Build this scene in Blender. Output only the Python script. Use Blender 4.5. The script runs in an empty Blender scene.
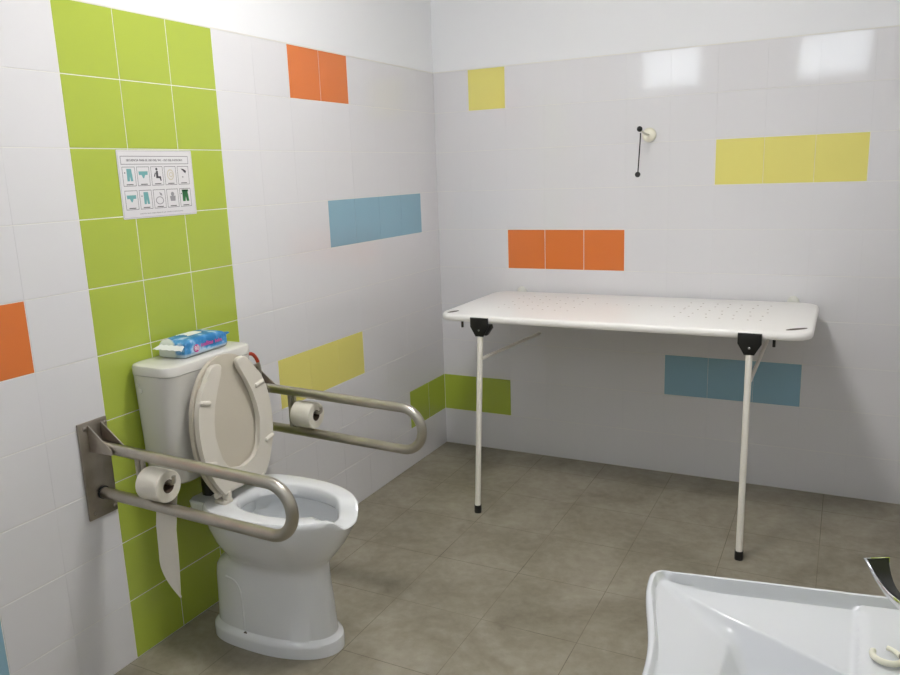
import bpy, bmesh, math, random
from mathutils import Vector, Matrix
random.seed(7)
SC = bpy.context.scene
COL = SC.collection
PI = math.pi

# ------------------------------------------------------------------ materials
def lin(c):
    return tuple((v/12.92 if v <= .04045 else ((v+.055)/1.055)**2.4) for v in [k/255 for k in c])
def mat(name, col, rough=.5, metal=0, spec=.5, coat=0, noise=None, bump=None, srgb=True, trans=0, sss=0):
    m = bpy.data.materials.new(name); m.use_nodes = True
    nt = m.node_tree; b = nt.nodes['Principled BSDF']
    c = lin(col) if srgb else col
    b.inputs['Base Color'].default_value = (*c, 1)
    b.inputs['Roughness'].default_value = rough
    b.inputs['Metallic'].default_value = metal
    b.inputs['Specular IOR Level'].default_value = spec
    b.inputs['Coat Weight'].default_value = coat
    b.inputs['Transmission Weight'].default_value = trans
    tc = nt.nodes.new('ShaderNodeTexCoord')
    if noise:
        sc, amt = noise[0], noise[1]
        n = nt.nodes.new('ShaderNodeTexNoise'); n.inputs['Scale'].default_value = sc; n.inputs['Detail'].default_value = 6
        nt.links.new(tc.outputs['Object'], n.inputs['Vector'])
        r = nt.nodes.new('ShaderNodeValToRGB')
        r.color_ramp.elements[0].position = .3; r.color_ramp.elements[1].position = .7
        r.color_ramp.elements[0].color = (*[v*(1-amt) for v in c], 1)
        r.color_ramp.elements[1].color = (*[min(1, v*(1+amt)) for v in c], 1)
        nt.links.new(n.outputs['Fac'], r.inputs['Fac']); nt.links.new(r.outputs['Color'], b.inputs['Base Color'])
    if bump:
        n = nt.nodes.new('ShaderNodeTexNoise'); n.inputs['Scale'].default_value = bump[0]; n.inputs['Detail'].default_value = 3
        nt.links.new(tc.outputs['Object'], n.inputs['Vector'])
        bp = nt.nodes.new('ShaderNodeBump'); bp.inputs['Strength'].default_value = bump[1]; bp.inputs['Distance'].default_value = bump[2]
        nt.links.new(n.outputs['Fac'], bp.inputs['Height']); nt.links.new(bp.outputs['Normal'], b.inputs['Normal'])
    return m

TB = (5.5, .35, .0018)
M = {}
M['paint'] = mat('white_paint', (234, 235, 237), .85, bump=(60, .15, .002))
M['grout'] = mat('grout', (228, 226, 219), .8)
M['t_white'] = mat('tile_white', (222, 221, 223), .07, spec=.55, bump=TB)
M['t_green'] = mat('tile_green', (172, 188, 74), .16, spec=.5, bump=TB)
M['t_orange'] = mat('tile_orange', (218, 120, 58), .16, spec=.5, bump=TB)
M['t_yellow'] = mat('tile_yellow', (228, 219, 122), .16, spec=.5, bump=TB)
M['t_blue'] = mat('tile_blue', (142, 180, 198), .16, spec=.5, bump=TB)
M['ceramic'] = mat('sanitary_ceramic', (226, 228, 230), .09, spec=.6, coat=.3)
M['basin'] = mat('basin_ceramic', (211, 213, 217), .08, spec=.6, coat=.3)
M['cistern'] = mat('cistern_plastic', (214, 212, 206), .22)
M['seat'] = mat('seat_plastic', (216, 210, 198), .3)
M['lid'] = mat('lid_plastic', (202, 194, 178), .32)
M['water'] = mat('toilet_water', (128, 138, 144), .03, spec=.6)
M['steel'] = mat('brushed_steel', (184, 179, 168), .31, metal=1, noise=(14, .10), bump=(90, .2, .0006))
M['steel_plate'] = mat('steel_plate', (166, 158, 148), .38, metal=1, noise=(9, .22), bump=(70, .2, .0006))
M['chrome'] = mat('chrome', (215, 215, 215), .06, metal=1)
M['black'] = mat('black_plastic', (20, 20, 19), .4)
M['paper'] = mat('toilet_paper', (226, 221, 208), .95, bump=(140, .3, .0015))
M['card'] = mat('cardboard', (92, 74, 62), .9)
M['table'] = mat('table_plastic', (243, 241, 237), .35)
M['powder'] = mat('white_powder_coat', (238, 234, 224), .35)
M['cream'] = mat('cream_plastic', (232, 229, 212), .35)
M['button'] = mat('button_plastic', (222, 222, 214), .35)
M['hole'] = mat('drain_slot', (96, 88, 78), .8)
M['alu'] = mat('window_frame', (225, 225, 225), .4)
M['red'] = mat('red_hose', (178, 62, 40), .4)
M['sheet'] = mat('laminated_sheet', (222, 220, 222), .3, coat=.2)
M['ink'] = mat('ink', (62, 60, 66), .6)
M['inkl'] = mat('ink_grey', (150, 148, 152), .6)
M['teal'] = mat('ink_teal', (112, 168, 170), .6)
M['greenink'] = mat('ink_green', (42, 112, 62), .6)
M['tan'] = mat('ink_tan', (202, 192, 172), .6)
M['pink'] = mat('print_pink', (205, 70, 150), .4)
M['wblue'] = mat('print_deep_blue', (24, 112, 172), .28, noise=(30, .35))
M['whitep'] = mat('print_white', (228, 230, 232), .3)

def floor_mat():
    m = bpy.data.materials.new('floor_porcelain'); m.use_nodes = True
    nt = m.node_tree; b = nt.nodes['Principled BSDF']
    tc = nt.nodes.new('ShaderNodeTexCoord')
    def noise(s, d, dist=0):
        n = nt.nodes.new('ShaderNodeTexNoise'); n.inputs['Scale'].default_value = s; n.inputs['Detail'].default_value = d
        n.inputs['Distortion'].default_value = dist; n.inputs['Roughness'].default_value = .62
        nt.links.new(tc.outputs['Object'], n.inputs['Vector']); return n
    n1 = noise(3.2, 8, .6); n2 = noise(26, 5)
    r = nt.nodes.new('ShaderNodeValToRGB'); e = r.color_ramp.elements
    e[0].position = .3; e[0].color = (*lin((114, 107, 91)), 1)
    e[1].position = .72; e[1].color = (*lin((168, 162, 147)), 1)
    k = e.new(.5); k.color = (*lin((143, 136, 119)), 1)
    mx = nt.nodes.new('ShaderNodeMix'); mx.data_type = 'FLOAT'; mx.inputs[0].default_value = .3
    nt.links.new(n1.outputs['Fac'], mx.inputs[2]); nt.links.new(n2.outputs['Fac'], mx.inputs[3])
    nt.links.new(mx.outputs[0], r.inputs['Fac']); nt.links.new(r.outputs['Color'], b.inputs['Base Color'])
    b.inputs['Roughness'].default_value = .42
    bp = nt.nodes.new('ShaderNodeBump'); bp.inputs['Strength'].default_value = .25; bp.inputs['Distance'].default_value = .002
    nt.links.new(n2.outputs['Fac'], bp.inputs['Height']); nt.links.new(bp.outputs['Normal'], b.inputs['Normal'])
    return m
M['floor'] = floor_mat()
M['fgrout'] = mat('floor_grout', (124, 116, 102), .9, noise=(4, .35))

def packet_mat():
    # printed film: blue with pale clouds, white lower band, pale left end (object space of the packet)
    m = bpy.data.materials.new('packet_film'); m.use_nodes = True
    nt = m.node_tree; b = nt.nodes['Principled BSDF']; b.inputs['Roughness'].default_value = .25
    tc = nt.nodes.new('ShaderNodeTexCoord')
    n = nt.nodes.new('ShaderNodeTexNoise'); n.inputs['Scale'].default_value = 22; n.inputs['Detail'].default_value = 3
    nt.links.new(tc.outputs['Object'], n.inputs['Vector'])
    r = nt.nodes.new('ShaderNodeValToRGB'); e = r.color_ramp.elements
    e[0].position = .42; e[0].color = (*lin((36, 118, 178)), 1)
    e[1].position = .66; e[1].color = (*lin((190, 216, 236)), 1)
    k = e.new(.54); k.color = (*lin((78, 150, 206)), 1)
    nt.links.new(n.outputs['Fac'], r.inputs['Fac'])
    sp = nt.nodes.new('ShaderNodeSeparateXYZ'); nt.links.new(tc.outputs['Object'], sp.inputs[0])
    def band(sock, lo, hi, colr, prev):
        mr = nt.nodes.new('ShaderNodeMapRange'); mr.inputs['From Min'].default_value = lo; mr.inputs['From Max'].default_value = hi
        nt.links.new(sock, mr.inputs['Value'])
        mx = nt.nodes.new('ShaderNodeMix'); mx.data_type = 'RGBA'
        nt.links.new(mr.outputs[0], mx.inputs[0]); nt.links.new(prev, mx.inputs[6]); mx.inputs[7].default_value = (*lin(colr), 1)
        return mx.outputs[2]
    c = band(sp.outputs['Z'], .016, .009, (176, 194, 206), r.outputs['Color'])
    ad = nt.nodes.new('ShaderNodeMath'); ad.operation = 'MULTIPLY_ADD'; ad.inputs[1].default_value = .55
    nt.links.new(sp.outputs['X'], ad.inputs[0]); nt.links.new(sp.outputs['Y'], ad.inputs[2])
    c = band(ad.outputs[0], -.088, -.094, (214, 220, 216), c)
    nt.links.new(c, b.inputs['Base Color'])
    return m
M['packet'] = packet_mat()

# ------------------------------------------------------------------ mesh helpers
def link(name, me, m, parent=None, smooth=True):
    o = bpy.data.objects.new(name, me); COL.objects.link(o)
    for x in (m if isinstance(m, (list, tuple)) else [m]): me.materials.append(x)
    if parent: o.parent = parent
    if smooth:
        me.polygons.foreach_set('use_smooth', [True]*len(me.polygons))
        me.set_sharp_from_angle(angle=math.radians(38))
    return o
def bm_obj(name, bm, m, parent=None, smooth=True):
    bmesh.ops.recalc_face_normals(bm, faces=bm.faces)
    me = bpy.data.meshes.new(name); bm.to_mesh(me); bm.free()
    return link(name, me, m, parent, smooth)
def box(bm, lo, hi, bev=0, seg=2, mi=0):
    r = bmesh.ops.create_cube(bm, size=1)
    vs = r['verts']
    for v in vs:
        v.co = Vector([lo[i] + (v.co[i]+.5)*(hi[i]-lo[i]) for i in range(3)])
    fs = list({f for v in vs for f in v.link_faces})
    for f in fs: f.material_index = mi
    if bev:
        es = list({e for v in vs for e in v.link_edges})
        r = bmesh.ops.bevel(bm, geom=es, offset=bev, segments=seg, profile=.5, affect='EDGES')
        for f in r['faces']: f.material_index = mi
def loft(bm, rings, cap0=True, cap1=True, closed=True, mi=0):
    R = [[bm.verts.new(p) for p in ring] for ring in rings]
    n = len(R[0])
    for a, b in zip(R, R[1:]):
        for i in range(n if closed else n-1):
            j = (i+1) % n
            f = bm.faces.new((a[i], a[j], b[j], b[i])); f.material_index = mi
    if cap0: f = bm.faces.new(R[0][::-1]); f.material_index = mi
    if cap1: f = bm.faces.new(R[-1]); f.material_index = mi
    return R
def tube(bm, pts, rad, n=16, cap=True, mi=0):
    pts = [Vector(p) for p in pts]
    rads = rad if isinstance(rad, (list, tuple)) else [rad]*len(pts)
    T = []
    for i in range(len(pts)):
        a = pts[max(i-1, 0)]; b = pts[min(i+1, len(pts)-1)]
        T.append((b-a).normalized())
    up = Vector((0, 0, 1)) if abs(T[0].z) < .9 else Vector((0, 1, 0))
    nrm = (up - T[0]*up.dot(T[0])).normalized()
    rings = []
    for i, p in enumerate(pts):
        nrm = (nrm - T[i]*nrm.dot(T[i])).normalized(); bn = T[i].cross(nrm)
        rings.append([p + (nrm*math.cos(2*PI*k/n) + bn*math.sin(2*PI*k/n))*rads[i] for k in range(n)])
    loft(bm, rings, cap, cap, mi=mi)
def lathe(bm, prof, axis='z', origin=(0, 0, 0), n=32, mi=0, cap=True):
    o = Vector(origin); rings = []
    for r, h in prof:
        ring = []
        for k in range(n):
            c, s = math.cos(2*PI*k/n)*r, math.sin(2*PI*k/n)*r
            ring.append(o + Vector({'z': (c, s, h), 'x': (h, c, s), 'y': (c, h, s)}[axis]))
        rings.append(ring)
    loft(bm, rings, cap, cap, mi=mi)
def prism(bm, poly, depth, fn, bev=0, seg=2, mi=0):
    """poly: 2D points; fn(u,v,w)->3D"""
    a = [bm.verts.new(fn(u, v, 0)) for u, v in poly]; b = [bm.verts.new(fn(u, v, depth)) for u, v in poly]
    n = len(poly); fs = []
    for i in range(n):
        j = (i+1) % n; fs.append(bm.faces.new((a[i], a[j], b[j], b[i])))
    fs.append(bm.faces.new(a[::-1])); fs.append(bm.faces.new(b))
    for f in fs: f.material_index = mi
    if bev:
        es = [e for f in fs[-2:] for e in f.edges]
        r = bmesh.ops.bevel(bm, geom=es, offset=bev, segments=seg, profile=.5, affect='EDGES')
        for f in r['faces']: f.material_index = mi
def rrect(x0, x1, y0, y1, r, n=8):
    P = []
    for cx, cy, a in ((x1-r, y1-r, 0), (x0+r, y1-r, PI/2), (x0+r, y0+r, PI), (x1-r, y0+r, 1.5*PI)):
        for k in range(n+1):
            t = a + PI/2*k/n; P.append((cx+r*math.cos(t), cy+r*math.sin(t)))
    return P
def arc(cx, cz, r, a0, a1, n):
    return [(cx+r*math.cos(a0+(a1-a0)*k/n), cz+r*math.sin(a0+(a1-a0)*k/n)) for k in range(n+1)]
def smoothpath(P, n=6):
    P = [Vector(p) for p in P]; Q = [P[0]]+P+[P[-1]]; o = []
    for i in range(1, len(Q)-2):
        for k in range(n):
            t = k/n; a, b, c, d = Q[i-1], Q[i], Q[i+1], Q[i+2]
            o.append(.5*((2*b)+(c-a)*t+(2*a-5*b+4*c-d)*t*t+(3*b-a-3*c+d)*t**3))
    o.append(P[-1]); return o
def text_mesh(s, size, align='CENTER', depth=0):
    c = bpy.data.curves.new('txt', 'FONT'); c.body = s; c.size = size; c.align_x = align; c.align_y = 'CENTER'
    c.extrude = depth; c.offset = size*.022; c.resolution_u = 2
    o = bpy.data.objects.new('txt', c); COL.objects.link(o)
    me = bpy.data.meshes.new_from_object(o)
    bpy.data.objects.remove(o); bpy.data.curves.remove(c)
    return me
def add_text(bm, s, size, mtx, mi=0, bold=0):
    me = text_mesh(s, size)
    n0 = len(bm.verts); f0 = len(bm.faces)
    bm.from_mesh(me); bm.verts.ensure_lookup_table(); bm.faces.ensure_lookup_table()
    for v in bm.verts[n0:]: v.co = mtx @ v.co
    for f in bm.faces[f0:]: f.material_index = mi
    bpy.data.meshes.remove(me)
def thing(name, label, cat, loc=(0, 0, 0), group=None):
    o = bpy.data.objects.new(name, None); COL.objects.link(o); o.empty_display_size = .1
    o.location = loc; o['label'] = label; o['category'] = cat
    if group: o['group'] = group
    return o
def shift(o, loc):
    for v in o.data.vertices: v.co -= Vector(loc)
def part(name, bm, m, t, label=None, smooth=True):
    """mesh written in world coordinates, stored relative to its thing"""
    l = t.location
    for v in bm.verts: v.co -= l
    o = bm_obj(name, bm, m, t, smooth)
    if label: o['label'] = label
    return o
def sub(name, bm, m, p, smooth=True):
    l = p.parent.location
    for v in bm.verts: v.co -= l
    return bm_obj(name, bm, m, p, smooth)
def struct(name, bm, m, smooth=False):
    o = bm_obj(name, bm, m, None, smooth); o['kind'] = 'structure'; return o

# ------------------------------------------------------------------ the room
W, D, H, TH = 2.42, 4.35, 2.68, 2.0
TMATS = [M['grout'], M['t_white'], M['t_green'], M['t_orange'], M['t_yellow'], M['t_blue'], M['paint']]
def tiled_wall(name, fn, first, pitch, length, colour, height=H, inward=1):
    """fn(s, z, d) -> 3D, d = distance out of the wall into the room"""
    bm = bmesh.new()
    th, bv, bz = .0010, .0003, .0011
    def quad(P, mi):
        f = bm.faces.new([bm.verts.new(p) for p in P]); f.material_index = mi
    # grout bed and painted part
    quad([fn(-.02, -.02, -th), fn(length+.02, -.02, -th), fn(length+.02, TH, -th), fn(-.02, TH, -th)], 0)
    
    quad([fn(0, TH, -th), fn(length, TH, -th), fn(length, TH, .0004), fn(0, TH, .0004)], 0)
    quad([fn(0, TH+.0035, .0004), fn(length, TH+.0035, .0004), fn(length, height, .0004), fn(0, height, .0004)], 6)
    quad([fn(0, TH, .0004), fn(length, TH, .0004), fn(length, TH+.0035, .0004), fn(0, TH+.0035, .0004)], 0)
    bounds = [0.0, first]
    while bounds[-1] < length - .01: bounds.append(min(bounds[-1]+pitch, length))
    for r in range(10):
        z1 = TH-.2*r; z0 = z1-.2
        for c in range(len(bounds)-1):
            s0, s1 = bounds[c], bounds[c+1]
            mi = colour(c, r)
            lf = colour(c-1, r) if c else mi; rt = colour(c+1, r)
            a, b = s0+(.00006 if mi == lf == 1 else .0006 if mi == lf and mi in (4, 5) else .0014), s1-(.00006 if mi == rt == 1 else .0006 if mi == rt and mi in (4, 5) else .0014)
            g = .0014 if mi != 1 else .0009
            lo, hi = z0+g, z1-g
            if b-a < .01: continue
            tx, tz, dd = random.gauss(0, .0006), random.gauss(0, .0006), random.uniform(-.0002, .0001)
            def p(s, z, d):
                return fn(s, z, d + (tx*(s-(a+b)/2) + tz*(z-(lo+hi)/2) + dd if d > -th else 0))
            O = [(a, lo), (b, lo), (b, hi), (a, hi)]
            bl = .00008 if mi == lf == 1 else bv; br = .00008 if mi == rt == 1 else bv
            I = [(a+bl, lo+bz), (b-br, lo+bz), (b-br, hi-bz), (a+bl, hi-bz)]
            vo = [bm.verts.new(p(s, z, -th)) for s, z in O]
            vm = [bm.verts.new(p(s, z, -.0006)) for s, z in O]
            vi = [bm.verts.new(p(s, z, 0)) for s, z in I]
            for k in range(4):
                j = (k+1) % 4
                for A, B in ((vo, vm), (vm, vi)):
                    f = bm.faces.new((A[k], A[j], B[j], B[k])); f.material_index = mi
            f = bm.faces.new(vi); f.material_index = mi
    me = bpy.data.meshes.new(name); bm.to_mesh(me); bm.free()
    o = link(name, me, TMATS, None, False); o['kind'] = 'structure'
    return o
G, Oo, Y, B_, Wt = 2, 3, 4, 5, 1
def col_left(c, r):
    if 8 <= c <= 10: return G
    if r == 0 and c in (4, 5): return Oo
    if r == 3 and 1 <= c <= 4: return B_
    if r == 6 and 4 <= c <= 6: return Y
    if r == 8 and c in (0, 1): return G
    if r == 4 and c in (12, 13, 14): return Oo
    if r == 8 and c in (13, 14, 15): return B_
    return Wt
def col_back(c, r):
    if r == 0 and c == 1: return Y
    if r == 4 and 2 <= c <= 4: return Oo
    if r == 2 and 7 <= c <= 9: return Y
    if r == 7 and 6 <= c <= 8: return B_
    if r == 8 and c in (0, 1): return G
    return Wt
tiled_wall('wall_left', lambda s, z, d: Vector((d, -s, z)), .188, .20086, D, col_left)
tiled_wall('wall_back', lambda s, z, d: Vector((s, -d, z)), .19658, .20216, W, col_back)
tiled_wall('wall_right', lambda s, z, d: Vector((W-d, -s, z)), .19, .201, D, lambda c, r: G if c in (12, 13) else Wt)

# rear wall behind the camera with two high windows
WIN = [(.01, .62), (1.44, 2.06)]; WZ0, WZ1 = 2.22, 2.64
bm = bmesh.new()
xs = [0, WIN[0][0], WIN[0][1], WIN[1][0], WIN[1][1], W]
for i in range(5):
    x0, x1 = xs[i], xs[i+1]
    if i in (1, 3):
        box(bm, (x0, -D-.14, 0), (x1, -D, WZ0)); box(bm, (x0, -D-.14, WZ1), (x1, -D, H))
    else: box(bm, (x0, -D-.14, 0), (x1, -D, H))
struct('wall_rear', bm, M['paint'])
for n, (x0, x1) in enumerate(WIN):
    bm = bmesh.new(); f = .03; y0, y1 = -D-.09, -D-.05
    box(bm, (x0, y0, WZ0), (x1, y1, WZ0+f)); box(bm, (x0, y0, WZ1-f), (x1, y1, WZ1))
    box(bm, (x0, y0, WZ0+f), (x0+f, y1, WZ1-f)); box(bm, (x1-f, y0, WZ0+f), (x1, y1, WZ1-f))
    struct('window_%d' % (n+1), bm, M['alu'])
# floor of porcelain tiles
bm = bmesh.new()
def fq(x0, x1, y0, y1, z, mi):
    f = bm.faces.new([bm.verts.new(p) for p in ((x0, y0, z), (x1, y0, z), (x1, y1, z), (x0, y1, z))]); f.material_index = mi
fq(-.02, W+.02, -D-.02, .02, -.0008, 1)
gx = [0] + [.248+.3375*k for k in range(7)] + [W]
gy = [0] + [.199+.338*k for k in range(13)] + [D]
gy = [v for v in gy if v <= D]
if gy[-1] < D: gy.append(D)
for i in range(len(gx)-1):
    for j in range(len(gy)-1):
        x0, x1, y0, y1 = gx[i]+.0011, gx[i+1]-.0011, -gy[j+1]+.0011, -gy[j]-.0011
        if x1-x0 < .01: continue
        fq(x0, x1, y0, y1, 0, 0)
struct('floor', bm, [M['floor'], M['fgrout']])
bm = bmesh.new(); box(bm, (0, -D, H), (W, 0, H+.05)); struct('ceiling', bm, M['paint'])

# ------------------------------------------------------------------ toilet
TY = -1.893
tlt = thing('toilet', 'white ceramic close-coupled toilet with raised open-front seat, standing on the floor', 'toilet', (.35, TY, 0))
NS = 72
def egg(xb, xf, hw, pb=2.6, pf=2.1):
    """outline between xb (back) and xf (front); k=0 is the front"""
    xm = xb + (xf-xb)*.45; P = []
    for k in range(NS):
        a = 2*PI*k/NS; c, s = math.cos(a), math.sin(a)
        p = pf if c > 0 else pb
        L = (xf-xm) if c > 0 else (xm-xb)
        x = xm + L*math.copysign(abs(c)**(2/p), c); y = hw*math.copysign(abs(s)**(2/p), s)
        P.append((x, y))
    return P
RZ = .492
def notch(k, x, y):
    # the front of the rim is cut down between the two horns
    if x < .5: return 0
    t = abs(y)/.080
    if t >= 1: return 0
    s = min(1, (1-t)*1.45); return .040*(s*s*(3-2*s))
secs = [(0, .105, .582, .124), (.034, .105, .582, .124), (.042, .107, .580, .122), (.049, .114, .570, .114), (.056, .120, .563, .108), (.15, .123, .556, .105),
        (.22, .126, .549, .104), (.25, .132, .547, .104), (.272, .148, .546, .103), (.288, .172, .546, .104), (.303, .190, .552, .110), (.33, .186, .576, .132), (.37, .172, .608, .155), (.42, .156, .638, .170), (.46, .148, .651, .178)]
rings = []
for z, xb, xf, hw in secs:
    rings.append([(x, TY+y, z-(.5*notch(0, x, y) if z == .46 else 0)) for x, y in egg(xb, xf, hw, 3.2)])
def rimring(xb, xf, hw, z, pb=3.2, keep=1):
    return [(x, TY+y, z-notch(k, x, y)*keep) for k, (x, y) in enumerate(egg(xb, xf, hw, pb))]
rings += [rimring(.146, .656, .181, .474, 3.2, .72), rimring(.147, .655, .180, .485, 3.2, .9), rimring(.152, .649, .175, RZ-.001), rimring(.16, .642, .168, RZ),
          rimring(.232, .600, .126, RZ, 2.5), rimring(.239, .594, .120, RZ-.002, 2.4), rimring(.243, .590, .116, RZ-.007, 2.3),
          rimring(.247, .586, .111, RZ-.034, 2.2, .85), rimring(.242, .590, .116, RZ-.044, 2.2, .8), rimring(.235, .596, .124, RZ-.052, 2.2, .75),
          rimring(.21, .585, .118, .40, 2.2, 0), rimring(.24, .55, .098, .34, 2.2, 0), rimring(.27, .49, .07, .285, 2.2, 0), rimring(.30, .44, .05, .25, 2.2, 0)]
bm = bmesh.new(); loft(bm, rings, True, True)
bowl = part('bowl', bm, M['ceramic'], tlt)
bm = bmesh.new(); loft(bm, [[(x, TY+y, .315) for x, y in egg(.257, .518, .083)], [(x, TY+y, .3155) for x, y in egg(.257, .518, .083)]])
part('water', bm, M['water'], tlt)
bm = bmesh.new()     # rear deck that carries the cistern
loft(bm, [[(x, TY+y, z) for x, y in rrect(x0, x1, -w, w, .03)] for z, x0, x1, w in ((.39, .09, .22, .06), (.41, .08, .23, .080), (.44, .075, .24, .10), (.472, .075, .24, .105), (.478, .08, .235, .10))])
part('rear_deck', bm, M['ceramic'], tlt)
bm = bmesh.new()     # moulded panel line and fixing hole on the near side of the foot
pts = smoothpath([(.282, TY-.1060, .06), (.281, TY-.1045, .12), (.277, TY-.1030, .18), (.269, TY-.1025, .21), (.249, TY-.1015, .228), (.215, TY-.0990, .232)], 6)
tube(bm, pts, [.0042]*len(pts), 8)
part('moulded_seam', bm, M['ceramic'], tlt)
bm = bmesh.new(); lathe(bm, [(.0065, 0), (.0065, .003), (.004, .0045)], 'y', (.287, TY-.1128, .050), 16)
part('fixing_hole', bm, M['hole'], tlt)
# cistern
bm = bmesh.new()
CT = [(.568, .012, .148, .160), (.576, .008, .157, .170), (.60, .006, .162, .176), (.76, .005, .172, .183), (.918, .004, .180, .189), (.922, .004, .181, .190)]
CY = -1.914
loft(bm, [[(x, CY+y, z) for x, y in rrect(x0, x1, -w, w, .042, 8)] for z, x0, x1, w in CT])
part('cistern', bm, M['cistern'], tlt)
bm = bmesh.new()
loft(bm, [[(x, CY+y, z) for x, y in rrect(x0, x1, -w, w, .042, 8)] for z, x0, x1, w in
          ((.9225, .003, .179, .188), (.924, .003, .1812, .1903), (.946, .003, .1815, .1908), (.952, .005, .179, .188), (.955, .011, .172, .181), (.956, .03, .155, .16))])
lid0 = part('cistern_lid', bm, M['cistern'], tlt)
bm = bmesh.new()     # neck between cistern and pan
tube(bm, [(.11, CY, .585), (.11, CY, .50), (.115, CY, .468)], [.03, .03, .034], 20)
part('flush_pipe', bm, M['black'], tlt, 'dark rubber flush pipe')
bm = bmesh.new()
for zz, xx, rr in ((.893, .043, .006), (.874, .052, .009)):
    lathe(bm, [(rr, 0), (rr, .0028), (rr*.7, .0036)], 'y', (xx, CY-.1880, zz), 16)
for v in bm.verts:
    v.co.y = 2*(CY-.1880) - v.co.y
part('side_plug', bm, M['cistern'], tlt)

# lid and seat, both raised and leaning on the cistern
SX0, SZ0 = .222, .520           # hinge line
lean = math.radians(3.2)
def up(u, v, w):                # u across (y), v up the seat, w thickness towards the room
    return Vector((SX0 - v*math.sin(lean) + w*math.cos(lean), TY-.013+u, SZ0 + v*math.cos(lean) + w*math.sin(lean)))
def outline_half(L=.437, w=.169, n=40, base=.098):
    P = []
    hm = .205
    for i in range(n+1):
        h = L*(1-math.cos(PI*i/n))/2
        if h > hm: ww = w*max(0, 1-((h-hm)/(L-hm))**2.15)**.5
        else:
            t = h/hm; ww = base + (w-base)*(1-(1-t)**2.3)
        P.append((ww, h))
    return P
H1 = outline_half()
lid_poly = [(a, b) for a, b in H1] + [(-a, b) for a, b in H1[::-1][1:]]
bm = bmesh.new(); prism(bm, lid_poly, .014, up, .004, 3)
lidp = part('lid', bm, M['lid'], tlt)
# horseshoe seat
H2 = outline_half(.426, .165, 40, .094)
inner = [(.000, .062), (.030, .063), (.056, .071), (.076, .088), (.091, .114), (.100, .150), (.103, .195), (.099, .240), (.086, .290), (.068, .332), (.052, .362), (.041, .384), (.035, .398), (.036, .406), (.041, .411)]
out = [(a, b) for a, b in H2 if b < .366 and b >= 0]
tip = [(.0975, .380), (.092, .396), (.081, .408), (.067, .414), (.053, .4145)]
half = out + tip + inner[::-1]
seat_poly = half + [(-a, b) for a, b in half[::-1] if a > 1e-6]
bm = bmesh.new(); prism(bm, [(a, b+.004) for a, b in seat_poly], .019, lambda u, v, w: up(u, v, w+.0195), .0055, 4)
seat = part('seat', bm, M['seat'], tlt)
for u, v in ((-.126, .312), (.121, .312), (-.136, .12), (.136, .12)):
    bm = bmesh.new()
    s = 1 if u > 0 else -1
    a = [up(u-.017, v-.004*s, .038), up(u-.016, v-.004*s, .040)]
    tube(bm, [up(u-.019, v-.004*s, .036), up(u-.018, v-.004*s, .0375), up(u+.018, v+.004*s, .0375), up(u+.019, v+.004*s, .036)], [.0045, .0082, .0082, .0045], 12)
    sub('bumper', bm, M['seat'], seat)
for s in (-1, 1):
    bm = bmesh.new(); yy = TY-.013+s*.080
    box(bm, (SX0-.012, yy-.020, RZ-.004), (SX0+.034, yy+.020, RZ+.012), .005, 3)
    box(bm, (SX0+.012, yy-.008, RZ+.006), (SX0+.042, yy+.008, RZ+.042), .004, 3)
    tube(bm, [(SX0+.010, yy-.03, SZ0+.004), (SX0+.010, yy+.03, SZ0+.004)], .010, 14)
    part('hinge', bm, M['seat'], tlt)

# water hose and valve beside the cistern (plumbing of the toilet)
bm = bmesh.new()
hp = [(.141, -1.728, .911), (.148, -1.70, .907), (.15, -1.68, .881), (.146, -1.666, .841), (.130, -1.657, .800), (.100, -1.652, .778), (.075, -1.65, .768)]
sp = smoothpath(hp); rr = [.0058 + (.0007 if i % 2 else 0) for i in range(len(sp))]
nsp = 14
tube(bm, sp[:nsp], rr[:nsp], 12, mi=1); tube(bm, sp[nsp-1:], rr[nsp-1:], 12, mi=0)
hose = part('water_hose', bm, [M['steel'], M['red']], tlt, 'braided steel hose with red end')
bm = bmesh.new()
vy = -1.65
lathe(bm, [(.024, .0), (.024, .004), (.012, .010), (.010, .05), (.012, .05), (.012, .075), (.009, .078)], 'x', (0, vy, .745), 20)
tube(bm, [(.06, vy, .745), (.068, vy, .768), (.080, vy, .770)], .009, 14)
part('stop_valve', bm, M['chrome'], tlt)

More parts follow.
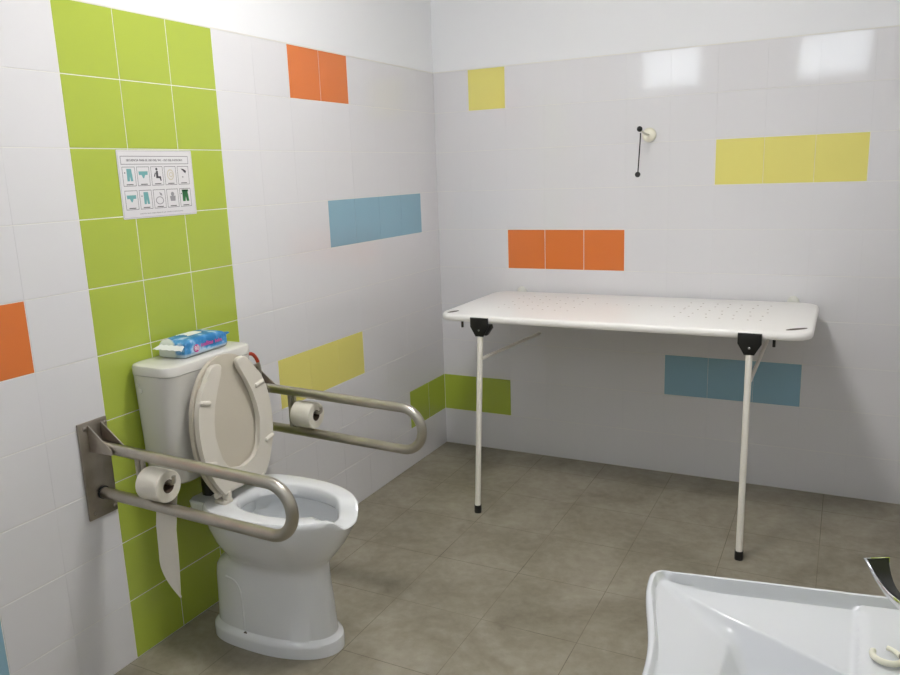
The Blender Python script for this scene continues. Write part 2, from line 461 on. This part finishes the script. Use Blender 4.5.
# ------------------------------------------------------------------ folding grab rails
def grab_rail(y, label):
    t = thing('grab_rail', label, 'grab rail', (0, y, .5), 'hinged steel grab rails beside the toilet')
    bm = bmesh.new()
    box(bm, (0, y-.054, .520), (.009, y+.046, .820), .003, 2)
    pl = part('wall_plate', bm, M['steel_plate'], t)
    for sy, sz in ((-1, 0), (1, 0), (-1, 1), (1, 1)):
        bm = bmesh.new(); lathe(bm, [(.0065, 0), (.0065, .003), (.004, .005)], 'x', (.009, y+sy*.035, .538+sz*.264), 6)
        sub('bolt', bm, M['steel_plate'], pl)
    for s in (-1, 1):
        bm = bmesh.new()
        prism(bm, [(.009, .808), (.014, .810), (.102, .744), (.102, .730), (.009, .728)], .004, lambda u, v, w: Vector((u, y+s*.0225-.002+w, v)), .0008, 1)
        part('bracket', bm, M['steel_plate'], t)
    bm = bmesh.new()
    zt, zb, xe, R = .742, .594, .742, .074
    dz = lambda x: -.026*x
    c = [(x, zt) for x in (.015, .2, .4, .6)] + [(xe-.017-R+R*math.sin(a), (zt+zb)/2+R*math.cos(a)) for a in [PI*k/24 for k in range(25)]] + [(x, zb) for x in (.6, .4, .2, .010)]
    c = [(x, y, z+dz(x)) for x, z in c]
    tube(bm, c, .0168, 24)
    part('bar', bm, M['steel'], t)
    bm = bmesh.new(); lathe(bm, [(.0185, 0), (.0200, .002), (.0200, .006), (.0180, .007)], 'x', (.009, y, zb), 24)
    part('collar', bm, M['black'], t, 'black plastic collar')
    bm = bmesh.new()
    tube(bm, [(.176, y, zb+dz(.17)+.008), (.176, y, zt+dz(.17)-.008)], .0085, 14)
    tube(bm, [(.196, y, zb+dz(.19)+.008), (.196, y, zt+dz(.19)-.008)], .0070, 14)
    part('post', bm, M['steel'], t)
    bm = bmesh.new()
    zc = .668 if y < -2 else .668
    hk = [(.196, y, zc), (.25, y, zc), (.298, y, zc), (.307, y, zc+.002), (.312, y, zc+.008), (.313, y, zc+.014), (.313, y, zc+.023)]
    tube(bm, smoothpath(hk, 3), .0062, 12)
    part('roll_hook', bm, M['steel'], t)
    return t
YL, YR = -2.246, -1.552
grab_rail(YL, 'brushed steel swing-up grab rail on the green and white tiles, nearest the camera')
grab_rail(YR, 'brushed steel swing-up grab rail on the far side of the toilet, before the yellow tiles')

def toilet_roll(y, label, r, strip):
    x0, x1, zc = .207, .290, .668-.0117
    t = thing('toilet_roll', label, 'toilet roll', (x0, y, zc), 'toilet rolls on the grab rails')
    bm = bmesh.new(); n = 56
    def ring(x, rad, w=0): return [(x, y+rad*math.cos(2*PI*k/n), zc+rad*math.sin(2*PI*k/n)) for k in range(n)]
    rings = [ring(x0+.001, .0195), ring(x0, .021), ring(x0, r-.003), ring(x0+.002, r-.0007), ring(x0+.006, r), ring(x1-.006, r), ring(x1-.002, r-.0007), ring(x1, r-.003),
             ring(x1-.0006, r-.010), ring(x1, r-.018), ring(x1-.0006, .027), ring(x1, .021), ring(x1-.001, .0195)]
    loft(bm, rings, False, False)
    ro = part('paper', bm, M['paper'], t)
    bm = bmesh.new(); loft(bm, [ring(x0+.001, .0195), ring(x1-.001, .0195), ring(x1-.001, .018), ring(x0+.001, .018), ring(x0+.001, .0195)], False, False)
    part('cardboard_core', bm, M['card'], t, 'brown cardboard core')
    if strip:
        bm = bmesh.new(); rows = []
        zt = zc; zb = .292
        N = 40
        for i in range(N+1):
            f = i/N; z = zt + (zb-zt)*f
            a, b = x0+.001, x1-.001
            if f > .70:
                q = (f-.70)/.30
                a = a + (b-a-.002)*q**2.1
            sh = -.010 - .024*f + .010*math.sin(f*2.4)*f
            yy = y + r - .003 - .022*min(1, f*2.5)
            rows.append([(a+sh+(b-a)*j/8, yy + .0025*math.sin(j*.8+f*4)*f + .0, z) for j in range(9)])
        front = rows; 
        R1 = [[bm.verts.new(p) for p in row] for row in rows]; R2 = [[bm.verts.new((p[0], p[1]+.0006, p[2])) for p in row] for row in rows]
        for i in range(N):
            for j in range(8):
                bm.faces.new((R1[i][j], R1[i][j+1], R1[i+1][j+1], R1[i+1][j])); bm.faces.new((R2[i][j], R2[i+1][j], R2[i+1][j+1], R2[i][j+1]))
            for j in (0, 8):
                bm.faces.new((R1[i][j], R1[i+1][j], R2[i+1][j], R2[i][j]))
        part('loose_sheet', bm, M['paper'], t, 'long loose end of paper hanging down to a torn point')
    return t
toilet_roll(YL, 'white toilet roll with a long loose strip hanging down from the near grab rail', .0470, True)
toilet_roll(YR, 'white toilet roll with no loose strip, on the far grab rail by the yellow tiles', .0480, False)

# ------------------------------------------------------------------ wet wipes packet
wp = thing('wet_wipes_packet', 'blue and white packet of wet wipes lying on top of the toilet cistern', 'wet wipes', (.085, -1.900, .956))
wp.rotation_euler = (0, 0, math.radians(4))
bm = bmesh.new()
L2, D2, HH = .099, .056, .058
rings = []
NP = 40
prof = [(-1.0, .10, .90), (-.99, .45, .95), (-.96, .82, .98), (-.88, .95, 1.0), (-.5, 1.0, 1.0), (0, 1.02, 1.0), (.5, 1.0, 1.0), (.88, .95, 1.0), (.96, .82, .98), (.99, .45, .95), (1.0, .10, .90)]
for f, hgt, wd in prof:
    ring = []
    for k in range(NP):
        a = 2*PI*k/NP; c, s = math.cos(a), math.sin(a)
        px = D2*wd*math.copysign(abs(c)**.30, c); pz = HH/2*hgt*math.copysign(abs(s)**.42, s)
        zc = HH/2*(.62 if abs(f) > .9 else 1) if False else HH/2*max(hgt, .55) if abs(f) > .9 else HH/2*hgt
        wob = .0012*math.sin(7*f+3*a)+.001*math.sin(15*f-2*a)
        ring.append((px+wob, f*L2, max(.0004, zc+pz+wob*.5)))
    rings.append(ring)
loft(bm, rings)
body = bm_obj('packet_body', bm, M['packet'], wp)
def seal(s, name, m):
    bm = bmesh.new(); n = 14; top = []; bot = []
    for i in range(n+1):
        f = i/n*2-1
        for A, dzv in ((top, .0006), (bot, -.0006)):
            row = []
            for q in range(4):
                yy = s*(L2-.006+(.006 if s > 0 else .009)*q); zz = HH*(.62 if s > 0 else .72)+.0012*math.sin(i*2.1)+dzv + (.003*q if s > 0 else -.0035*q)
                row.append(bm.verts.new((f*(D2*.84+.0035*q), yy, zz)))
            A.append(row)
    for A in (top, bot):
        for i in range(n):
            for q in range(3): bm.faces.new((A[i][q], A[i+1][q], A[i+1][q+1], A[i][q+1]))
    for i in range(n): bm.faces.new((top[i][3], top[i+1][3], bot[i+1][3], bot[i][3]))
    for q in range(3):
        for i in (0, n): bm.faces.new((top[i][q], top[i][q+1], bot[i][q+1], bot[i][q]))
    return bm_obj(name, bm, m, wp)
seal(-1, 'end_seal', M['whitep']); seal(1, 'end_seal', M['wblue'])
bm = bmesh.new()
prism(bm, rrect(-.024, .024, -.045, .04, .015, 5), .0012, lambda u, v, w: Vector((u-.014, v, HH-.0004+w)), .0004, 1)
bm_obj('resealable_flap', bm, M['whitep'], wp)
bm = bmesh.new()
# printing on the long side facing the room (local +x)
def onside(u, v, d=.0006):   # u along packet (+y), v height
    return Vector((D2*1.0+.0012+d, u, v))
MT = Matrix.Translation((D2+.0022, 0, 0)) @ Matrix(((0, 0, 1, 0), (1, 0, 0, 0), (0, 1, 0, 0), (0, 0, 0, 1)))
P = [(-.052+.0125*math.cos(2*PI*k/24), .026+.0125*math.sin(2*PI*k/24)) for k in range(24)]
prism(bm, P, .0006, lambda u, v, w: onside(u, v, w), mi=0)
add_text(bm, '80', .021, MT @ Matrix.Translation((-.052, .026, .0002)), 1)
add_text(bm, 'toallitas', .019, MT @ Matrix.Translation((-.003, .032, .0002)), 0)
add_text(bm, 'bebe', .017, MT @ Matrix.Translation((.052, .031, .0002)), 0)
me_lbl = bm_obj('printed_label', bm, [M['pink'], M['whitep'], M['wblue']], wp, False)

# ------------------------------------------------------------------ picture sign
sg = thing('picture_sign', 'laminated white picture instruction sheet with two rows of pictograms, on the green tiles', 'sign', (0, -1.89, 1.49))
sy0, sy1, sz0, sz1 = -2.043, -1.743, 1.391, 1.597
bm = bmesh.new()
prism(bm, rrect(sy0, sy1, sz0, sz1, .004, 3), .0012, lambda u, v, w: Vector((.0006+w, u, v)))
part('sheet', bm, M['sheet'], sg, smooth=False)
def flat(bm, poly, mi, d=.0020):
    f = bm.faces.new([bm.verts.new((d, u, v)) for u, v in poly]); f.material_index = mi
def frame(bm, u0, u1, v0, v1, t, mi):
    flat(bm, [(u0, v0), (u1, v0), (u1, v0+t), (u0, v0+t)], mi); flat(bm, [(u0, v1-t), (u1, v1-t), (u1, v1), (u0, v1)], mi)
    flat(bm, [(u0, v0+t), (u0+t, v0+t), (u0+t, v1-t), (u0, v1-t)], mi); flat(bm, [(u1-t, v0+t), (u1, v0+t), (u1, v1-t), (u1-t, v1-t)], mi)
bm = bmesh.new()
frame(bm, sy0+.003, sy1-.003, sz0+.003, sz1-.003, .0008, 1)
frame(bm, sy0+.012, sy1-.017, sz1-.043, sz1-.018, .0014, 0)
TM = Matrix(((0, 0, 1, .0021), (1, 0, 0, 0), (0, 1, 0, 0), (0, 0, 0, 1)))
add_text(bm, 'SECUENCIA PARA EL USO DEL WC - USO DEL INODORO', .0088, TM @ Matrix.Translation((-1.897, sz1-.031, 0)), 0)
add_text(bm, 'Lavarse las manos siempre despues de usar el inodoro y cerrar la puerta', .006, TM @ Matrix.Translation((-1.892, sz0+.014, 0)), 1)
part('heading', bm, [M['ink'], M['inkl']], sg, smooth=False)
cw, chh = .048, .058
def circ(cx, cy, r, n=14, sx=1): return [(cx+sx*r*math.cos(2*PI*k/n), cy+r*math.sin(2*PI*k/n)) for k in range(n)]
def trousers(bm, cx, cy, mi, s=1):
    flat(bm, [(cx-.010*s, cy+.020), (cx+.008*s, cy+.020), (cx+.012*s, cy-.017), (cx+.003*s, cy-.017), (cx+.001*s, cy-.002), (cx-.001*s, cy-.017), (cx-.010*s, cy-.017)], mi)
    flat(bm, circ(cx-.017, cy+.008, .0022, 8, 1), 0)
def briefs(bm, cx, cy, mi):
    flat(bm, [(cx-.018, cy+.012), (cx+.018, cy+.012), (cx+.017, cy+.001), (cx+.007, cy+.001), (cx+.002, cy-.009), (cx-.002, cy-.009), (cx-.007, cy+.001), (cx-.017, cy+.001)], mi)
def person(bm, cx, cy):
    flat(bm, circ(cx-.001, cy+.018, .0042), 0)
    flat(bm, [(cx-.004, cy+.012), (cx+.004, cy+.013), (cx+.004, cy-.004), (cx+.014, cy-.004), (cx+.016, cy-.018), (cx+.011, cy-.018), (cx+.009, cy-.010), (cx-.005, cy-.010)], 0)
    flat(bm, [(cx-.010, cy-.006), (cx-.005, cy+.006), (cx-.008, cy+.008), (cx-.014, cy-.004)], 0)
def ringp(bm, cx, cy, r0, r1, mi, sx=1):
    a = circ(cx, cy, r1, 20, sx); b = circ(cx, cy, r0, 20, sx)
    for k in range(20):
        j = (k+1) % 20; flat(bm, [a[k], a[j], b[j], b[k]], mi)
IM = [M['ink'], M['inkl'], M['teal'], M['greenink'], M['tan'], M['sheet']]
for r in range(2):
    for c in range(5):
        bm = bmesh.new()
        u0 = sy0+.014+c*.0547; v1 = sz1-.050-r*.071; u1 = u0+cw; v0 = v1-chh
        frame(bm, u0, u1, v0, v1, .0013, 0)
        cx, cy = (u0+u1)/2, (v0+v1)/2+.003
        flat(bm, [(cx-.013, v0+.0035), (cx+.013, v0+.0035), (cx+.013, v0+.006), (cx-.013, v0+.006)], 0)
        k = r*5+c
        if k in (0, 6): trousers(bm, cx+.002, cy, 2)
        elif k in (1, 5): briefs(bm, cx, cy, 2)
        elif k == 2: person(bm, cx, cy)
        elif k == 3: ringp(bm, cx, cy, .0135, .017, 4, .85); ringp(bm, cx+.002, cy, .005, .008, 4)
        elif k == 4:
            flat(bm, [(cx-.010, cy+.019), (cx+.002, cy+.017), (cx+.014, cy+.011), (cx+.010, cy+.003), (cx+.003, cy+.008), (cx-.001, cy+.012)], 0)
            flat(bm, circ(cx-.003, cy-.008, .003, 8), 1)
        elif k == 7:
            ringp(bm, cx, cy-.008, .010, .0125, 1, 1.3); flat(bm, [(cx, cy+.018), (cx+.010, cy+.014), (cx+.012, cy+.006), (cx+.004, cy+.008)], 1)
        elif k == 8:
            flat(bm, circ(cx, cy+.010, .007), 1); flat(bm, [(cx-.012, cy+.004), (cx+.012, cy+.004), (cx+.010, cy-.012), (cx-.010, cy-.012)], 1)
        else:
            trousers(bm, cx, cy+.002, 3, 1.25); flat(bm, [(cx-.014, cy+.016), (cx+.014, cy+.016), (cx+.014, cy+.022), (cx-.014, cy+.022)], 3)
        part('pictogram', bm, IM, sg, smooth=False)

# ------------------------------------------------------------------ wall-hinged folding changing table
tb = thing('folding_changing_table', 'white plastic folding table on two white legs against the tiled back wall', 'table', (1.12, -.40, 0))
TX0, TX1, TY0, TY1, TZ = .350, 1.870, -.722, -.022, .886
bm = bmesh.new()
def slab(ins, z, r): return [(x, y, z) for x, y in rrect(TX0+ins, TX1-ins, TY0+ins, TY1-ins, r-ins, 12)]
loft(bm, [slab(.014, TZ-.030, .085), slab(.005, TZ-.029, .085), slab(.001, TZ-.023, .085), slab(0, TZ-.015, .085), slab(.002, TZ-.006, .085), slab(.007, TZ-.001, .085), slab(.012, TZ, .085)])
part('tabletop', bm, M['table'], tb)
bm = bmesh.new()   # perforations: shallow drain dots near both ends
for cx0, rngs in ((.70, 1), (1.50, 1)):
    for i in range(7):
        for j in range(5):
            px = cx0-.15+i*.055+random.uniform(-.008, .008); py = -.50+j*.085+random.uniform(-.006, .006)
            lathe(bm, [(.0042, 0), (.0042, .0009)], 'z', (px, py, TZ-.0003), 10)
for i in range(9):
    lathe(bm, [(.0036, 0), (.0036, .0009)], 'z', (.95+i*.05, -.30+.02*(i % 2), TZ-.0003), 10)
part('drain_hole', bm, mat('dot', (188, 180, 170), .8), tb)
bpy.data.objects['drain_hole']['kind'] = 'stuff'
for (ax, ay, bx_, by) in ((.392, -.680, .412, -.630), (1.782, -.665, 1.842, -.612)):
    bm = bmesh.new()
    ux, uy = bx_-ax, by-ay; Ls = math.hypot(ux, uy)/2; ux, uy = ux/Ls/2, uy/Ls/2; mx_, my_ = (ax+bx_)/2, (ay+by)/2
    el = [(mx_+ux*(Ls+.006)*math.cos(q)-uy*.0125*math.sin(q), my_+uy*(Ls+.006)*math.cos(q)+ux*.0125*math.sin(q)) for q in [2*PI*k/28 for k in range(28)]]
    prism(bm, el, .0010, lambda u, v, w: Vector((u, v, TZ-.0002+w)))
    part('hand_slot', bm, M['hole'], tb)
BRZ = .70
def leg(xt, xb, flip):
    # bracket on the front edge
    bm = bmesh.new()
    P = [(-.042, .0), (.042, .0), (.042, -.040), (.018, -.082), (-.018, -.082), (-.042, -.040)]
    prism(bm, P, .010, lambda u, v, w: Vector((xt+u, TY0-.012+w, TZ-.007+v)), .002, 2)
    if flip > 0: prism(bm, [(-.020, -.030), (.048, -.030), (.052, -.046), (.030, -.078), (-.018, -.078)], .030, lambda u, v, w: Vector((xt+u*1.0, TY0-.003+w, TZ-.007+v)), .002, 2)
    br = part('bracket', bm, M['black'], tb)
    bm = bmesh.new(); lathe(bm, [(.0045, 0), (.0045, -.003), (.003, -.0042)], 'y', (xt, TY0-.012, TZ-.062), 12)
    sub('rivet', bm, M['chrome'], br)
    bm = bmesh.new()
    yt, yb = TY0+.002, -.783
    tube(bm, [(xt, yt, TZ-.080), (xb, yb, .030)], .0125, 20)
    lg = part('leg', bm, M['powder'], tb)
    bm = bmesh.new(); tube(bm, [(xb, yb+.0028, .036), (xb, yb+.001, .008), (xb, yb, 0)], [.0160, .0160, .0150], 20)
    sub('rubber_foot', bm, M['black'], lg)
    bm = bmesh.new(); f = .30
    pz = (TZ-.08)*(1-.21)
    tube(bm, [(xt+.008, yt-.012, .700), (xt+.004, -.002, .665 if flip > 0 else .70)], .0075, 12)
    part('brace', bm, M['powder'], tb)
leg(.563, .556, 1); leg(1.660, 1.662, -1)
for x in (.470, 1.742):
    bm = bmesh.new(); tube(bm, [(x, TY0+.018, TZ-.030), (x, TY0+.018, TZ-.058)], .0055, 12)
    part('latch_peg', bm, M['black'], tb)
bm = bmesh.new(); box(bm, (.46, -.035, TZ-.06), (1.80, -.0005, TZ-.032), .003, 2)
part('wall_rail', bm, M['powder'], tb)

# white wall buttons just above the table's back edge
for x, lab in ((.474, 'small pale round wall button behind the left end of the table'), (1.762, 'small pale round wall button behind the right end of the table')):
    bm = bmesh.new(); lathe(bm, [(.025, -.0002), (.025, -.006), (.020, -.012), (.010, -.014)], 'y', (0, 0, 0), 28)
    o = bm_obj('wall_button', bm, M['button'], None); o.location = (x, 0, .884)
    o['label'] = lab; o['category'] = 'wall button'; o['group'] = 'pale wall buttons behind the table'

# wall hook with black balls
hk = thing('wall_hook', 'cream round wall hook with two black ball ends, high on the back wall', 'wall hook', (1.115, 0, 1.634))
bm = bmesh.new(); lathe(bm, [(.032, -.0002), (.032, -.008), (.026, -.014), (.012, -.016)], 'y', (1.115, 0, 1.634), 32)
part('disc', bm, M['cream'], hk)
bm = bmesh.new()
tube(bm, smoothpath([(1.115, -.012, 1.634), (1.113, -.06, 1.636), (1.108, -.11, 1.645), (1.1055, -.138, 1.6525)], 4), .0045, 10)
part('arm', bm, M['cream'], hk)
bm = bmesh.new(); bmesh.ops.create_uvsphere(bm, u_segments=20, v_segments=12, radius=.0125, matrix=Matrix.Translation((1.105, -.15, 1.656)))
part('ball', bm, M['black'], hk, 'black ball')
bm = bmesh.new(); tube(bm, [(1.1035, -.125, 1.640), (1.1025, -.127, 1.60), (1.0955, -.13, 1.468)], .0028, 10)
part('rod', bm, M['black'], hk, 'thin dark rod')
bm = bmesh.new(); bmesh.ops.create_uvsphere(bm, u_segments=20, v_segments=12, radius=.0125, matrix=Matrix.Translation((1.0945, -.13, 1.458)))
part('ball', bm, M['black'], hk, 'black ball')

# ------------------------------------------------------------------ washbasin
BC = -2.80
wb = thing('washbasin', 'white ceramic wall-hung washbasin with a concave front edge, in the lower right foreground', 'washbasin', (2.05, BC, .64))
BZ = .827
def frontx(v): return 1.694+.049*(.5+.5*math.cos(PI*min(abs(v)/.30, 1)**1.2))
def basin_outline():
    P = []
    # front edge (concave), from near corner round to the far corner, then far side, back
    def corner(cx, cy, r, a0, a1, n=10): return [(cx+r*math.cos(a0+(a1-a0)*k/n), cy+r*math.sin(a0+(a1-a0)*k/n)) for k in range(n+1)]
    half = []                       # y offset from centre >= 0
    for k in range(21):
        v = .288*k/20
        half.append((frontx(v), v))
    r = .026
    half += corner(1.694+r, .2945, r, PI*.98, PI*.54, 10)
    for k in range(0, 21):
        x = 1.724 + (W-.001-1.724)*k/20
        half.append((x, .3195 + (x-1.72)*.165 - (x-1.72)**2*.02))
    far = [(x, BC+v) for x, v in half]
    near = [(x, BC-v) for x, v in half]
    # back edge along the wall
    bk = [(W-.001, far[-1][1] + (near[-1][1]-far[-1][1])*k/30) for k in range(1, 30)]
    return far + bk + near[::-1][:-1]
OUT = basin_outline()
def dist_out(x, y):
    best = 9
    for i in range(len(OUT)):
        ax, ay = OUT[i]; bx_, by = OUT[(i+1) % len(OUT)]
        if ax > W-.01 and bx_ > W-.01: continue
        dx, dy = bx_-ax, by-ay; L = dx*dx+dy*dy or 1e-9
        t = max(0, min(1, ((x-ax)*dx+(y-ay)*dy)/L))
        d = math.hypot(x-ax-t*dx, y-ay-t*dy)
        if d < best: best = d
    return best
def sm(a, b, x):
    t = max(0, min(1, (x-a)/(b-a))); return t*t*(3-2*t)
def smax(a, b, k):
    h = max(0, min(1, .5+.5*(a-b)/k)); return b+(a-b)*h+k*h*(1-h)
def basin_h(x, y):
    d = dist_out(x, y); v = abs(y-BC)
    ro = .008
    if d < ro: return BZ - (ro-math.sqrt(max(0, ro*ro-(ro-d)**2)))
    side = .3195+(x-1.72)*.165-v                      # distance from the side edge
    deck = BZ - .013*sm(.009, .022, d)
    floor = BZ - .105 - .03*sm(1.8, 2.0, x)
    shelf = BZ - .022 - .03*max(0, side-.02)
    dl = (.262-.447*(x-1.80)-v)*.913                  # distance past the crease of the side shelf
    floor_w = shelf - 1.15*max(0, dl)
    fx = x-frontx(v)
    fr = BZ - .012 - .30*max(0, fx-.016) - .9*max(0, x-1.832)
    bk = BZ - .014 - 1.5*max(0, 2.008-x)
    bowl = smax(smax(smax(floor, floor_w, .022), fr, .024), bk, .008)
    if side > .028: deck -= .004*math.exp(-((x-2.008)/.011)**2)*sm(.028, .05, side)
    return min(deck, bowl) if d > .02 else min(deck, max(bowl, deck-.012*sm(.008, .02, d)))
bm = bmesh.new(); rings = []
cx0, cy0 = 2.05, BC
ks = [0, .004, .009, .014, .02, .027, .035, .044, .054] + [.054+.0100*i for i in range(1, 94)]
ks = [k for k in ks if k < .985]
# resample the outline evenly
def resample(P, n):
    Q = [Vector(p) for p in P]+[Vector(P[0])]; L = [0]
    for a, b in zip(Q, Q[1:]): L.append(L[-1]+(b-a).length)
    o = []; i = 0
    for k in range(n):
        t = L[-1]*k/n
        while L[i+1] < t: i += 1
        f = (t-L[i])/(L[i+1]-L[i]); o.append(Q[i].lerp(Q[i+1], f))
    return o
RO = resample(OUT, 520)
for kk, z in ((.55, .655), (.72, .67), (.86, .70), (.94, .74), (.985, .78), (.998, .80)):
    rings.append([(min(cx0+(p.x-cx0)*kk, W-.001) if p.x < W-.01 else W-.001, cy0+(p.y-cy0)*kk, z) for p in RO])
rings.append([(p.x, p.y, BZ-.008) for p in RO])
for k in ks[1:]:
    rings.append([(lambda x, y: (x, y, basin_h(x, y)))(cx0+(p.x-cx0)*(1-k), cy0+(p.y-cy0)*(1-k)) for p in RO])
loft(bm, rings)
bs = part('basin', bm, M['basin'], wb)
bm = bmesh.new(); loft(bm, [[(x, BC+y, z) for x, y in rrect(2.14+i, W-.001, -w, w, .05)] for z, i, w in ((.30, .04, .08), (.45, .02, .095), (.60, .0, .11), (.668, -.02, .13))])
part('half_pedestal', bm, M['basin'], wb)
bm = bmesh.new(); lathe(bm, [(.024, 0), (.024, .002), (.018, .003)], 'z', (1.965, BC, basin_h(1.965, BC)+.0005), 28)
part('drain', bm, M['chrome'], wb)

# long-lever tap
tp = thing('lever_tap', 'chrome tap with a long upturned paddle lever at the back of the washbasin', 'tap', (2.13, BC+.04, .8145))
bm = bmesh.new(); lathe(bm, [(.028, 0), (.028, .004), (.024, .008), (.023, .09), (.026, .095), (.026, .118), (.018, .128)], 'z', (2.13, BC+.04, .8145), 32)
part('tap_body', bm, M['chrome'], tp)
bm = bmesh.new()
tube(bm, smoothpath([(2.115, BC+.04, .862), (2.07, BC+.04, .868), (2.01, BC+.04, .862), (1.985, BC+.04, .850)], 4), .012, 16)
part('spout', bm, M['chrome'], tp)
bm = bmesh.new()
LP = smoothpath([(2.128, BC+.045, .925), (2.10, BC+.10, .925), (2.062, BC+.165, .915), (2.040, BC+.203, .915), (2.027, BC+.230, .927), (2.019, BC+.246, .946)], 5)
rings = []
for i, p in enumerate(LP):
    f = i/(len(LP)-1)
    a = LP[max(i-1, 0)]; b = LP[min(i+1, len(LP)-1)]; T = (b-a).normalized()
    side = T.cross(Vector((0, 0, 1))).normalized(); upv = side.cross(T)
    w = .0062 if f < .5 else .0062+.0125*((f-.5)/.5)**1.5; th = .0075 if f < .5 else .0075-.0048*((f-.5)/.5)
    rings.append([p + side*w*math.copysign(abs(math.cos(t))**.7, math.cos(t)) + upv*th*math.copysign(abs(math.sin(t))**.8, math.sin(t)) for t in [2*PI*k/20 for k in range(20)]])
loft(bm, rings)
part('lever', bm, M['chrome'], tp)
bm = bmesh.new(); rings = []  # black inlay stands in for the dark room reflected in the chrome lever
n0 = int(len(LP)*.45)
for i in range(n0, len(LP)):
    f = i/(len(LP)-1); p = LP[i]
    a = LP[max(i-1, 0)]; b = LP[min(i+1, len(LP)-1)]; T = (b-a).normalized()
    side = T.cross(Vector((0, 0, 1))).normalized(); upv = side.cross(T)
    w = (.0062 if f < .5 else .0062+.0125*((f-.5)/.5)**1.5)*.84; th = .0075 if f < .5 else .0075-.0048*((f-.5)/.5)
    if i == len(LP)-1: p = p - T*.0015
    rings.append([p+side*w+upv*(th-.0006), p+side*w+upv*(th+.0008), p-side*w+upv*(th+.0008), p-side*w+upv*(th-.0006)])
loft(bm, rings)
part('lever_dark_reflection', bm, M['black'], tp, 'dark inlay on the chrome lever, imitating its reflection of the dark room')

# cream curled plastic plug strap lying on the ledge
ps = thing('plastic_plug_strap', 'small cream curled plastic strap with a dark metal bead, lying on the washbasin ledge', 'plug strap', (2.035, -2.59, .804))
def zat(x, y): return basin_h(x, y)+.0065
bm = bmesh.new(); cxp, cyp, rp = 2.040, -2.590, .0185
pts = []
for k in range(19):
    a = math.radians(150+ k*11.5)
    x = cxp+rp*math.cos(a); y = cyp+rp*.95*math.sin(a); pts.append((x, y, zat(max(x, 2.02), y)))
tube(bm, pts, [.003]+[.0044]*17+[.0035], 12)
pts = [(2.0580, -2.592), (2.052, -2.581), (2.046, -2.575), (2.040, -2.572)]
tube(bm, smoothpath([(x, y, zat(x, y)+.002) for x, y in pts], 4), .0034, 10)
part('strap', bm, M['cream'], ps)
bm = bmesh.new(); bmesh.ops.create_uvsphere(bm, u_segments=18, v_segments=12, radius=.009, matrix=Matrix.Translation((2.062, -2.590, zat(2.062, -2.59)+.003)))
part('bead', bm, M['steel_plate'], ps)

# ------------------------------------------------------------------ light
def ceiling_light(x, y, r, power, label):
    t = thing('ceiling_light', label, 'ceiling light', (x, y, H), 'round opal ceiling lights')
    bm = bmesh.new(); lathe(bm, [(r*1.03, 0), (r*1.03, -.018), (r*.98, -.020)], 'z', (x, y, H), 40)
    part('housing', bm, M['alu'], t)
    bm = bmesh.new(); lathe(bm, [(r*.98, -.021), (r, -.05), (r*.97, -.085), (r*.85, -.105), (r*.5, -.112)], 'z', (x, y, H), 40)
    m = bpy.data.materials.new('lamp_diffuser'); m.use_nodes = True
    b = m.node_tree.nodes['Principled BSDF']; b.inputs['Base Color'].default_value = (.9, .9, .9, 1)
    b.inputs['Emission Color'].default_value = (1, .977, .953, 1); b.inputs['Emission Strength'].default_value = power
    part('diffuser', bm, m, t)
ceiling_light(1.12, -1.80, .17, 38, 'round opal ceiling light above the floor between toilet and table')
ceiling_light(1.35, -2.95, .17, 6, 'round opal ceiling light nearer the windows, above the washbasin')

# daylight
wd = bpy.data.worlds.new('World'); SC.world = wd; wd.use_nodes = True
nt = wd.node_tree; bg = nt.nodes['Background']
sky = nt.nodes.new('ShaderNodeTexSky'); sky.sky_type = 'PREETHAM' if hasattr(sky, 'turbidity') else sky.sky_type
bg.inputs['Color'].default_value = (.86, .93, 1, 1); bg.inputs['Strength'].default_value = 3.6
nt.nodes.remove(sky)
for x0, x1 in WIN:
    ld = bpy.data.lights.new('window_portal', 'AREA'); ld.shape = 'RECTANGLE'; ld.size = x1-x0; ld.size_y = WZ1-WZ0
    ld.cycles.is_portal = True
    lo = bpy.data.objects.new('window_portal', ld); COL.objects.link(lo)
    lo.location = ((x0+x1)/2, -D-.13, (WZ0+WZ1)/2); lo.rotation_euler = (math.radians(90), 0, 0)

# ------------------------------------------------------------------ camera
cam = bpy.data.cameras.new('camera'); co = bpy.data.objects.new('camera', cam); COL.objects.link(co)
F, cxw, cyw_, czw, yaw, pit, rol = 773.9175, 1.95192, -3.70564, 1.49427, .47558, -.2092, -.03596
cyy, syy, cp, sp_ = math.cos(yaw), math.sin(yaw), math.cos(pit), math.sin(pit)
Fv = Vector((-syy*cp, cyy*cp, sp_)); R = Vector((cyy, syy, 0)); U = R.cross(Fv)
cr, sr = math.cos(rol), math.sin(rol)
R2 = R*cr + U*sr; U2 = -R*sr + U*cr
m = Matrix((R2, U2, -Fv)).transposed().to_4x4(); m.translation = Vector((cxw, cyw_, czw))
co.matrix_world = m
cam.sensor_fit = 'HORIZONTAL'; cam.sensor_width = 36; cam.lens = F/900*36; cam.clip_start = .02
SC.camera = co
vs = SC.view_settings
vs.view_transform = 'Standard'; vs.look = 'None'; vs.gamma = 1; vs.use_curve_mapping = False; vs.exposure = .9
